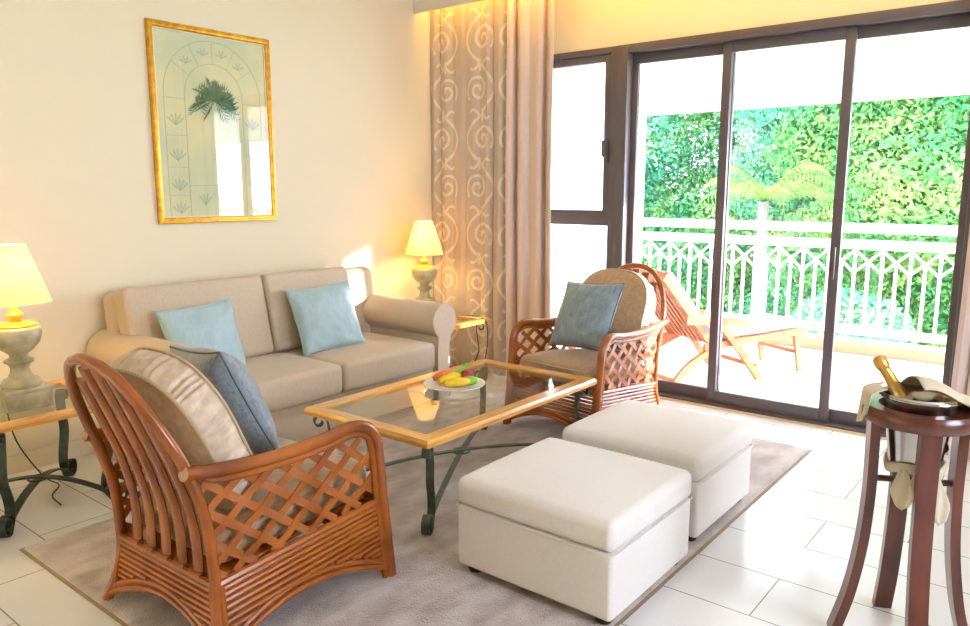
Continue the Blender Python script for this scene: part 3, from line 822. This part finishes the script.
    bc=mk('back_cushion',bmc,M['taupe'],t,sharp=0)
    NB=7; rings=[]
    NA2=288
    for j in range(NB):
        v=-1+2*j/(NB-1); ring=[]
        for k in range(NA2):
            a=2*PI*k/NA2; x,z=outline(a)
            ru=.013*math.sin(a*38+3*noise.noise(Vector((math.cos(a)*3,math.sin(a)*3,0)))*4)*(1-.2*v)+.016*noise.noise(Vector((math.cos(a)*9,math.sin(a)*9,v*1.2)))
            f=1+.05*(1-v*v)+ru*(2.2*(1-v*v)+.3)
            ring.append(bmb.verts.new(place(x*f,v*TH*.82,z*f)))
        rings.append(ring)
    for A,B in zip(rings,rings[1:]):
        for k in range(NA2): bmb.faces.new((A[k],A[(k+1)%NA2],B[(k+1)%NA2],B[k]))
    mk('ruched_band',bmb,M['satin'],bc,sharp=0)
    bm=bmesh.new()
    for sd in(-1,1):
        P=[place(*((lambda x,z:(x*1.01,sd*TH*.83,z*1.01))(*outline(2*PI*k/72)))) for k in range(72)]
        sweep(bm,P,circ(.006,6),closed=True)
    mk('piping',bm,M['piping'],bc)
    return t
cA=armchair('rattan armchair seen from behind at the front left, lattice side towards the camera',(-2.335,1.185,RZ),math.radians(1.5))
cB=copy_tree(cA,None,(-2.40,4.42,RZ),math.radians(174)); cB['label']='rattan armchair facing the camera beyond the coffee table, by the doors'

# ------------------------------------------------------------------ loose cushions
def pillow(label,w,h,th,m,pm,loc,rot,seed,group=None):
    t=thing('throw_pillow',label,'pillow',loc,0,group); t.rotation_euler=rot
    bm,rim=pillow_bm(w,h,th,seed); mk('pillow_cover',bm,m,t,sharp=0)
    bm=bmesh.new(); tube(bm,rim,.0045,6,1,closed=True); mk('piping',bm,pm,t)
    return t
R=math.radians
pillow('pale duck-egg blue pillow on the left half of the sofa',.46,.43,.16,M['blue'],M['blue'],(-3.865,2.28,.655),(R(-16),R(-3),R(90)),1,'duck-egg pillows on the sofa')
pillow('pale duck-egg blue pillow on the right half of the sofa',.47,.44,.16,M['blue'],M['blue'],(-3.845,3.145,.68),(R(-22),R(-3),R(84)),2,'duck-egg pillows on the sofa')
pillow('grey-blue piped pillow leaning in the near rattan armchair',.46,.46,.24,M['blue_grey'],M['pipegrey'],(-2.56,1.575,.70),(R(24),R(-6),R(-8)),3)
pillow('blue-grey piped pillow leaning in the far rattan armchair',.44,.44,.13,M['blue_face'],M['pipegrey'],(-2.40,3.99,.735),(R(28),R(3),R(173)),4)

# ------------------------------------------------------------------ fruit plate
PX,PY,PZ=-2.585,2.965,.442+RZ-.0075+.0005
bm=bmesh.new(); lathe(bm,[(0,0),(.065,0),(.08,.006),(.135,.018),(.165,.026),(.166,.029),(.13,.024),(.075,.012),(0,.010)],48)
pl=mk('fruit_plate',bm,glassmat('plate_glass',(.93,.95,.96,1),1.5,1.4)); pl.location=(PX,PY,PZ); tag(pl,'round clear glass plate of fruit on the coffee table','plate')
pl.data.materials.clear(); pl.data.materials.append(mat('plate_glass_white',rgb(232,236,238),.12,coat=.5))
def fruit(name,label,cat,m,pts,r,sc,loc,rz_,nn=12,tip=None):
    t=thing(name,label,cat,(PX+loc[0],PY+loc[1],PZ+loc[2]),rz_)
    bm=bmesh.new(); P=crom(pts,6); sweep(bm,P,circ(r,nn),scale=sc); mk('flesh',bm,m,t,sharp=0)
    if tip:
        bm=bmesh.new(); T=(P[-1]-P[-3]).normalized(); tube(bm,[P[-1]-T*.004,P[-1]+T*.014],.004,6,raw=True); mk('stem',bm,tip,t)
    return t
yel=mat('banana_skin',rgb(244,210,30),.45,c2=rgb(232,190,40),nscale=30); grn=mat('green_fruit_skin',rgb(110,190,50),.4,c2=rgb(150,206,70),nscale=30)
org=mat('papaya_orange',rgb(240,140,70),.45,c2=rgb(236,110,90),nscale=40); mag=mat('dragon_fruit_skin',rgb(200,20,80),.45,c2=rgb(160,10,60),nscale=30)
brn=mat('fruit_stem',rgb(110,90,40),.7)
bsc=lambda t:(.35+.65*math.sin(PI*min(1,max(0,.08+.84*t)))**.6)
fruit('banana','small yellow banana at the back of the fruit plate','fruit',yel,[(-.085,-.01,.0),(-.04,.0,.012),(.01,.012,.016),(.06,.03,.008)],.025,bsc,(-.01,.0,.040),R(62),12,brn)
fruit('banana','small yellow banana at the front of the fruit plate','fruit',yel,[(-.075,.0,.002),(-.03,-.008,.008),(.02,-.004,.008),(.06,.012,.004)],.025,bsc,(.045,-.02,.036),R(55),12,brn)
fruit('green_mango','small green mango at the front right of the plate','fruit',grn,[(-.045,0,0),(-.015,0,.003),(.015,0,.003),(.045,0,0)],.024,lambda t:.15+.85*math.sin(PI*min(1,max(0,.05+.9*t)))**.6,(.06,.055,.038),R(50))
fruit('papaya_slice','orange-pink papaya slice at the back left of the plate','fruit',org,[(-.06,0,.0),(-.02,0,.015),(.02,0,.02),(.06,0,.012)],.022,bsc,(-.07,-.005,.046),R(60))
fruit('green_chilli','green pod standing up between the banana and the dragon fruit','fruit',grn,[(-.03,0,-.01),(0,0,.01),(.03,.005,.035),(.055,.01,.06)],.014,bsc,(-.03,.06,.055),R(48),12,grn)
d=thing('dragon_fruit','magenta dragon fruit at the right of the plate','fruit',(PX+.02,PY+.085,PZ+.052),R(30))
bm=bmesh.new(); lathe(bm,[(0,-.033),(.018,-.028),(.032,-.012),(.036,.004),(.03,.02),(.016,.031),(0,.035)],20); mk('flesh',bm,mag,d,sharp=0)
bm=bmesh.new()
for k in range(16):
    a=k*2.4; z=-.02+.045*(k/16); r=.034*math.cos(z*22)
    b0=Vector((r*math.cos(a),r*math.sin(a),z)); o=Vector((math.cos(a),math.sin(a),.9)).normalized(); s=Vector((-math.sin(a),math.cos(a),0))
    v=[bm.verts.new(c) for c in(b0-s*.009,b0+s*.009,b0+o*.02)]; w=bm.verts.new(b0-o*.002-Vector((math.cos(a),math.sin(a),0))*.004)
    bm.faces.new(v); bm.faces.new((v[0],v[2],w)); bm.faces.new((v[1],w,v[2])); bm.faces.new((v[0],w,v[1]))
mk('scales',bm,mag,d,sharp=0)

# ------------------------------------------------------------------ champagne stand
SX,SY,SH=-.380,2.715,.812
stt=thing('wine_cooler_stand','dark mahogany ring stand with four splayed legs holding the ice bucket','stand',(SX,SY,0))
bm=bmesh.new()
P=[Vector((.142*math.cos(a),.142*math.sin(a),SH-.022)) for a in np.linspace(0,2*PI,64,endpoint=False)]
sweep(bm,P,[(-.024,-.024),(.022,-.026),(.029,-.014),(.029,.014),(.022,.026),(-.024,.024)],up=(0,0,1),closed=True); mk('ring_top',bm,M['darkwood'],stt)
for k,a in enumerate((R(205),R(115),R(25),R(295))):
    d=Vector((math.cos(a),math.sin(a),0)); side=Vector((-d.y,d.x,0)); bm=bmesh.new()
    pts=[d*.130+Vector((0,0,SH-.03)),d*.128+Vector((0,0,.65)),d*.128+Vector((0,0,.5)),d*.138+Vector((0,0,.33)),d*.165+Vector((0,0,.15)),d*.205+Vector((0,0,0.0))]
    sweep_side(bm,crom(pts,6),.058,.030,side); mk('leg',bm,M['darkwood'],stt)
bm=bmesh.new()
for k,a in enumerate((R(205),R(115))):
    d=Vector((math.cos(a),math.sin(a),0)); tube(bm,[d*.12+Vector((0,0,.56)),d*-.12+Vector((0,0,.56))],.011,8,raw=True)
mk('stretcher',bm,M['darkwood'],stt)
bk=thing('ice_bucket','polished steel champagne bucket set in the mahogany stand','bucket',(SX,SY,.600))
bm=bmesh.new(); lathe(bm,[(0,0),(.07,0),(.076,.006),(.078,.03),(.094,.16),(.104,.225),(.108,.238),(.114,.244),(.117,.250),(.113,.256),(.106,.252),(.100,.235),(.09,.16),(.074,.03),(0,.02)],48); mk('bucket_body',bm,M['steel'],bk,sharp=60)
bm=bmesh.new()
P=[Vector((.1165*math.cos(a),.1165*math.sin(a),.2455)) for a in np.linspace(0,2*PI,48,endpoint=False)]; sweep(bm,P,circ(.004,6),closed=True); mk('rim_bead',bm,M['steel'],bk)
# bottle
bo=thing('champagne_bottle','dark champagne bottle with gold foil neck leaning out of the bucket','bottle',(SX+.037,SY+.035,.68))
bo.rotation_euler=(R(-6),R(-32),R(20)); bo.scale=(1.08,1.08,1.08)
bm=bmesh.new(); lathe(bm,[(0,-.03),(.038,-.03),(.042,-.02),(.042,.10),(.038,.125),(.026,.155),(.019,.175),(.0165,.19)],32); mk('bottle_glass',bm,M['botglass'],bo,sharp=60)
bm=bmesh.new(); lathe(bm,[(.0245,.160),(.021,.175),(.0185,.20),(.0165,.24),(.0165,.262),(.020,.266),(.021,.285),(.019,.297),(.012,.303),(0,.304)],28); mk('gold_foil',bm,M['gold'],bo,sharp=60)
bm=bmesh.new(); lathe(bm,[(.0295,.148),(.0262,.156),(.0250,.163)],28); mk('neck_label',bm,M['napkin'],bo)
# cloths
def drape(name,label,grid,m,parent=None):
    n=len(grid); k=len(grid[0]); V=[p for r in grid for p in r]; F=[(i*k+j,i*k+j+1,(i+1)*k+j+1,(i+1)*k+j) for i in range(n-1) for j in range(k-1)]
    o=mk(name,(V,F),m,parent,sharp=0); s=o.modifiers.new('t','SOLIDIFY'); s.thickness=.004; s.offset=1
    return tag(o,label,'napkin')
# big napkin lying across the bucket rim, falling over the ring
fw=Vector((-.625,.78,0)); rt=Vector((.78,.625,0))
def cloth_surface(a,b):
    """a: along camera-right, b: away; heights over rim, falling outside the ring"""
    rr=math.hypot(a,b)
    if rr<.117: z=.856+.055*math.cos(rr/.117*PI/2)
    elif rr<.168: z=.856-(rr-.117)*.35
    else: z=.838-(rr-.168)*1.25
    lim=.168+(rr-.168)*.16 if rr>.168 else rr
    s=lim/rr if rr>1e-6 else 1
    return Vector((SX,SY,0))+rt*a*s+fw*b*s+Vector((0,0,z+.006*noise.noise(Vector((a*22,b*22,1)))+(.010*math.sin(math.atan2(b,a)*9) if rr>.168 else 0)*0))+ (rt*a+fw*b).normalized()*(.010*math.sin(math.atan2(b,a)*11) if rr>.168 else 0)
g=[]
for i in range(31):
    r_=[]
    for j in range(31):
        u=i/30; v=j/30
        a=-.03+.235*u+.03*v*(1-u); b=-.07-.20*u*u+(.27+.17*u)*v
        r_.append(cloth_surface(a,b))
    g.append(r_)
drape('linen_napkin','cream napkin laid over the bucket, falling over the right of the stand',g,M['napkin'])
g=[]
for i in range(25):
    r_=[]
    for j in range(21):
        a_=R(184)+R(-52)*(j/20); u=i/24
        s_=u*.26
        if s_<.05: rr=.112+s_; z=.868-s_*.3
        else: rr=.162+.004*math.sin(j*.9)+(s_-.05)*.05; z=.852-(s_-.05)*(.30+.22*math.sin(j/20*PI))
        r_.append(Vector((SX,SY,0))+rt*(rr*math.cos(a_))+fw*(rr*math.sin(a_))+Vector((0,0,z)))
    g.append(r_)
drape('linen_napkin','cream napkin corner hanging over the left rear of the mahogany ring',g,M['napkin'])
# napkin knotted round the bucket foot
kn=thing('knotted_napkin','cream napkin knotted around the foot of the bucket with hanging tails','napkin',(SX,SY,.604))
bm=bmesh.new(); P=[Vector(((.084+.004*math.sin(5*a))*math.cos(a),(.084+.004*math.cos(4*a))*math.sin(a),.012+.01*math.sin(3*a))) for a in np.linspace(0,2*PI,60,endpoint=False)]
sweep(bm,P,[(.007*math.cos(a),.016*math.sin(a)) for a in np.linspace(0,2*PI,10,endpoint=False)],up=(0,0,1),closed=True); mk('wrap',bm,M['napkin'],kn)
for (a0,w_,l_) in((R(262),.075,.11),(R(318),.070,.15),(R(285),.06,.07)):
    d=Vector((math.cos(a0),math.sin(a0),0)); s=Vector((-d.y,d.x,0)); V=[];F=[]
    for i in range(10):
        for j in range(9):
            u=i/9; v=-1+j/4; wid=w_*(.25+.75*min(1,u*1.6))*(1 if u<.75 else 1-(u-.75)*1.6)
            V.append(d*(.098+.02*u+.006*math.sin(v*5+u*4))+s*(v*wid*.5+.01*u)+Vector((0,0,.02-l_*u-(.02*(1-abs(v))*u))))
    F=[(i*9+j,i*9+j+1,(i+1)*9+j+1,(i+1)*9+j) for i in range(9) for j in range(8)]
    o=mk('napkin_tail',(V,F),M['napkin'],kn,sharp=0); sm=o.modifiers.new('t','SOLIDIFY'); sm.thickness=.003

# ------------------------------------------------------------------ picture
FX=WX; y0,y1,z0,z1=2.335,3.175,1.296,2.478
pc=thing('framed_picture','gilt-framed botanical print of a palm in an arch, hanging above the sofa','picture',(FX,(y0+y1)/2,(z0+z1)/2))
W2,H2=(y1-y0)/2,(z1-z0)/2
prof=[(0,0),(0,.018),(.006,.026),(.014,.026),(.020,.021),(.030,.020),(.036,.014),(.040,.008),(.040,0)]
corners=[(-W2,-H2),(W2,-H2),(W2,H2),(-W2,H2)]; ins=[(1,1),(-1,1),(-1,-1),(1,-1)]
bm=bmesh.new()
for k in range(4):
    R_=[]
    for c in(k,(k+1)%4): R_.append([bm.verts.new((h+.002,corners[c][0]+ins[c][0]*o,corners[c][1]+ins[c][1]*o)) for o,h in prof])
    for i in range(len(prof)-1): bm.faces.new((R_[0][i],R_[0][i+1],R_[1][i+1],R_[1][i]))
mk('gilt_frame',bm,M['giltframe'],pc,sharp=30)
bm=bmesh.new(); box(bm,.002,.006,-W2+.035,W2-.035,-H2+.035,H2-.035)
pap=mk('print_paper',bm,mat('print_paper',rgb(206,214,176),.8,c2=rgb(232,222,172),nscale=3.0),pc)
ink=mat('print_line',rgb(196,186,142),.8); leafink=mat('print_leaf',rgb(70,120,84),.8,c2=rgb(110,150,110),nscale=20); palei=mat('print_pale',rgb(166,178,142),.8)
def pline(bm,pts,w=.004,x=.0068):
    strap(bm,[(x,a,b) for a,b in pts],w,.0008,up=(1,0,0),raw=True)
bm=bmesh.new()
ar=.20; az=.225
for rr in(ar,ar+.135):
    pts=[(-rr,-H2+.04)]+[(rr*math.cos(a),az-.04+rr*math.sin(a)*1.0) for a in np.linspace(PI,0,30)]+[(rr,-H2+.04)]
    pline(bm,pts,.004)
for zz in(.16,-.06,-.25,-.42): 
    for s in(-1,1): pline(bm,[(s*ar,zz),(s*(ar+.135),zz)],.003)
pline(bm,[(-ar,-.36),(ar,-.36)],.003)
for a in(R(35),R(62),R(90),R(118),R(145)): pline(bm,[(ar*math.cos(a),az-.04+ar*math.sin(a)),((ar+.135)*math.cos(a),az-.04+(ar+.135)*math.sin(a))],.003)

mk('print_lines',bm,ink,pap)
bm=bmesh.new(); pr=random.Random(5)
def frond(bm,cy,cz,a,L,w,droop,x=.0075):
    P=[]
    for k in range(8):
        u=k/7; P.append((x,cy+L*u*math.cos(a),cz+L*u*math.sin(a)-droop*u*u))
    for i in range(1,8):
        for s in(-1,1):
            bx_,by_,bz_=P[i]; da=a-droop/L*1.2*(i/7)+s*.8; l=w*math.sin(PI*(i/8))
            q=[(by_,bz_),(by_+l*.5*math.cos(da-.15),bz_+l*.5*math.sin(da-.15)),(by_+l*math.cos(da),bz_+l*math.sin(da)),(by_+l*.5*math.cos(da+.15),bz_+l*.5*math.sin(da+.15))]
            bm.faces.new([bm.verts.new((x,)+c) for c in q])
    strap(bm,P,.003,.0006,up=(1,0,0),raw=True)
for k in range(17): frond(bm,0,.17,PI*k/16+pr.uniform(-.1,.1),pr.uniform(.11,.17),.07,.06 if 2<k<14 else .11,.0075+.0001*k)
for k in range(12): frond(bm,pr.uniform(-.03,.03),.16,PI*pr.random(),pr.uniform(.07,.12),.06,.05,.0094+.0001*k)
for k in range(9): frond(bm,0,.16,R(-40)+R(260)*k/8,pr.uniform(.09,.14),.06,.05,.0108+.00005*k)
mk('print_palm',bm,leafink,pap,smooth=False)
bm=bmesh.new()
for s in(-1,1):
    for zz in(.05,-.16,-.34,-.48):
        for k in range(5): frond(bm,s*(ar+.067),zz-.05,R(40+25*k),.07,.016,0,.0075)
for a in(R(48),R(76),R(104),R(132)):
    for k in range(4): frond(bm,(ar+.067)*math.cos(a),az-.055+(ar+.067)*math.sin(a),R(30+40*k),.045,.012,0,.0075)
for yy in(-.1,.1):
    for k in range(4): frond(bm,yy,-.48,R(50+25*k),.07,.016,0,.0075)
mk('print_sprigs',bm,palei,pap,smooth=False)
bm=bmesh.new()
frame_slip=[(-W2+.037,W2-.037,-H2+.037,-H2+.044),(-W2+.037,W2-.037,H2-.044,H2-.037),(-W2+.037,-W2+.044,-H2+.037,H2-.037),(W2-.044,W2-.037,-H2+.037,H2-.037)]
for a_,b_,c_,d_ in frame_slip: box(bm,.002,.014,a_,b_,c_,d_)
mk('slip',bm,mat('cream_slip',rgb(240,230,200),.6),pc)
bm=bmesh.new(); box(bm,.0145,.0165,-W2+.037,W2-.037,-H2+.037,H2-.037); mk('picture_glass',bm,glassmat('picture_glass',(.98,.98,.97,1),1.6,1.25),pc)

# ------------------------------------------------------------------ deck lounger
LG=thing('steamer_lounger','teak steamer lounger with a pale canvas cushion on the balcony','lounger',(-2.454,5.80,-.01),R(-28.4))
# local: +y toward the foot end, x across
def teakbar(name,a,b,w,th,par=LG,up=(1,0,0),pts=None):
    bm=bmesh.new(); P=crom(pts,5) if pts else [Vector(a),Vector(b)]
    sweep(bm,P,[(-w/2,-th/2),(w/2,-th/2),(w/2,th/2),(-w/2,th/2)],up=up); return mk(name,bm,M['teak'],par)
hw=.27
for s in(-1,1):
    teakbar('seat_rail',(s*hw,-.12,.30),(s*hw,.92,.36),.05,.025)
    teakbar('backrest_stile',(s*(hw-.02),-.05,.33),(s*(hw-.02),-.50,.86),.05,.025)
    teakbar('armrest',None,None,.025,.06,up=(0,0,1),pts=[(s*hw,-.30,.52),(s*hw,.0,.50),(s*hw,.30,.46)])
    teakbar('leg',None,None,.05,.028,pts=[(s*(hw+.03),.42,.0),(s*(hw+.03),.22,.24),(s*(hw+.03),-.02,.50)])
    teakbar('leg',None,None,.05,.028,pts=[(s*(hw-.0),-.42,0),(s*(hw),-.25,.17),(s*(hw),.05,.30),(s*hw,.3,.33)])
    teakbar('leg',(s*hw*.8,.86,.34),(s*hw*.8,.93,0),.04,.025)
teakbar('cross_bar',(-hw,.42,.10),(hw,.42,.10),.03,.03,up=(0,0,1))
teakbar('cross_bar',(-hw,-.38,.05),(hw,-.38,.05),.03,.03,up=(0,0,1))
teakbar('cross_bar',(-hw*.8,.89,.17),(hw*.8,.89,.17),.03,.03,up=(0,0,1))
teakbar('head_rail',(-hw-.0,-.50,.86),(hw+.0,-.50,.86),.07,.03,up=(0,.75,-.65))
for k in range(8):
    x=-.21+.06*k; teakbar('back_slat',(x,-.06,.325),(x,-.48,.83),.04,.014,up=(0,.75,.65))
for k in range(9):
    y=.04+.105*k; teakbar('seat_slat',(-hw,y,.315+.05*y),(hw,y,.315+.05*y),.06,.014,up=(0,0,1))
bm=bmesh.new()
rbox(bm,.48,.94,.06,.025,6,M=Matrix.Translation((0,.47,.385))@Matrix.Rotation(R(3),4,'X'))
cu=mk('seat_cushion',bm,M['lcush'],LG)
bm=bmesh.new(); rbox(bm,.46,.06,.70,.025,6,M=Matrix.Translation((0,-.215,.62))@Matrix.Rotation(R(40),4,'X')); mk('back_cushion',bm,M['lcush'],LG)

# ------------------------------------------------------------------ light
w=bpy.data.worlds.new('sky'); scn.world=w; w.use_nodes=True; nt=w.node_tree; bg=nt.nodes['Background']
bg.inputs[0].default_value=(.68,.77,1.0,1); bg.inputs[1].default_value=15.5
S=bpy.data.lights.new('sun','SUN'); S.energy=11.0; S.angle=R(1.0); S.color=(1,.95,.88)
so=bpy.data.objects.new('sun',S); COL.objects.link(so); so.rotation_euler=SUNDIR.to_track_quat('Z','Y').to_euler(); so.location=(8,12,6)
# cove light hidden behind the pelmet: LED strip on the ceiling recess
cv=thing('cove_light','warm LED strip hidden behind the pelmet above the curtains','light',(0,0,0))
bm=bmesh.new(); box(bm,-4.35,2.5,4.60,4.625,3.03,3.045); mk('light_strip',bm,mat('cove_led',(1,1,1,1),.5,emit=(1,.58,.07,1),es=16),cv)
clt=thing('added_fill_lamp','added warm fill lamp, unseen on the ceiling above the camera end','lamp',(-1.2,-.3,CZ))  # unseen fill lamp, added to warm the sides facing the camera
bm=bmesh.new(); lathe(bm,[(0,0),(.19,0),(.20,-.02),(.19,-.03),(0,-.03)],32); mk('rim',bm,M['giltframe'],clt)
bm=bmesh.new(); lathe(bm,[(.18,-.03),(.16,-.07),(.09,-.095),(0,-.10)],32); mk('diffuser',bm,mat('fill_lamp_diffuser',(1,1,1,1),.5,emit=(1,.80,.52,1),es=12),clt)
scn.view_settings.view_transform='Standard'; scn.view_settings.look='None'; scn.view_settings.gamma=1; scn.view_settings.exposure=.5
scn.view_settings.use_curve_mapping=False
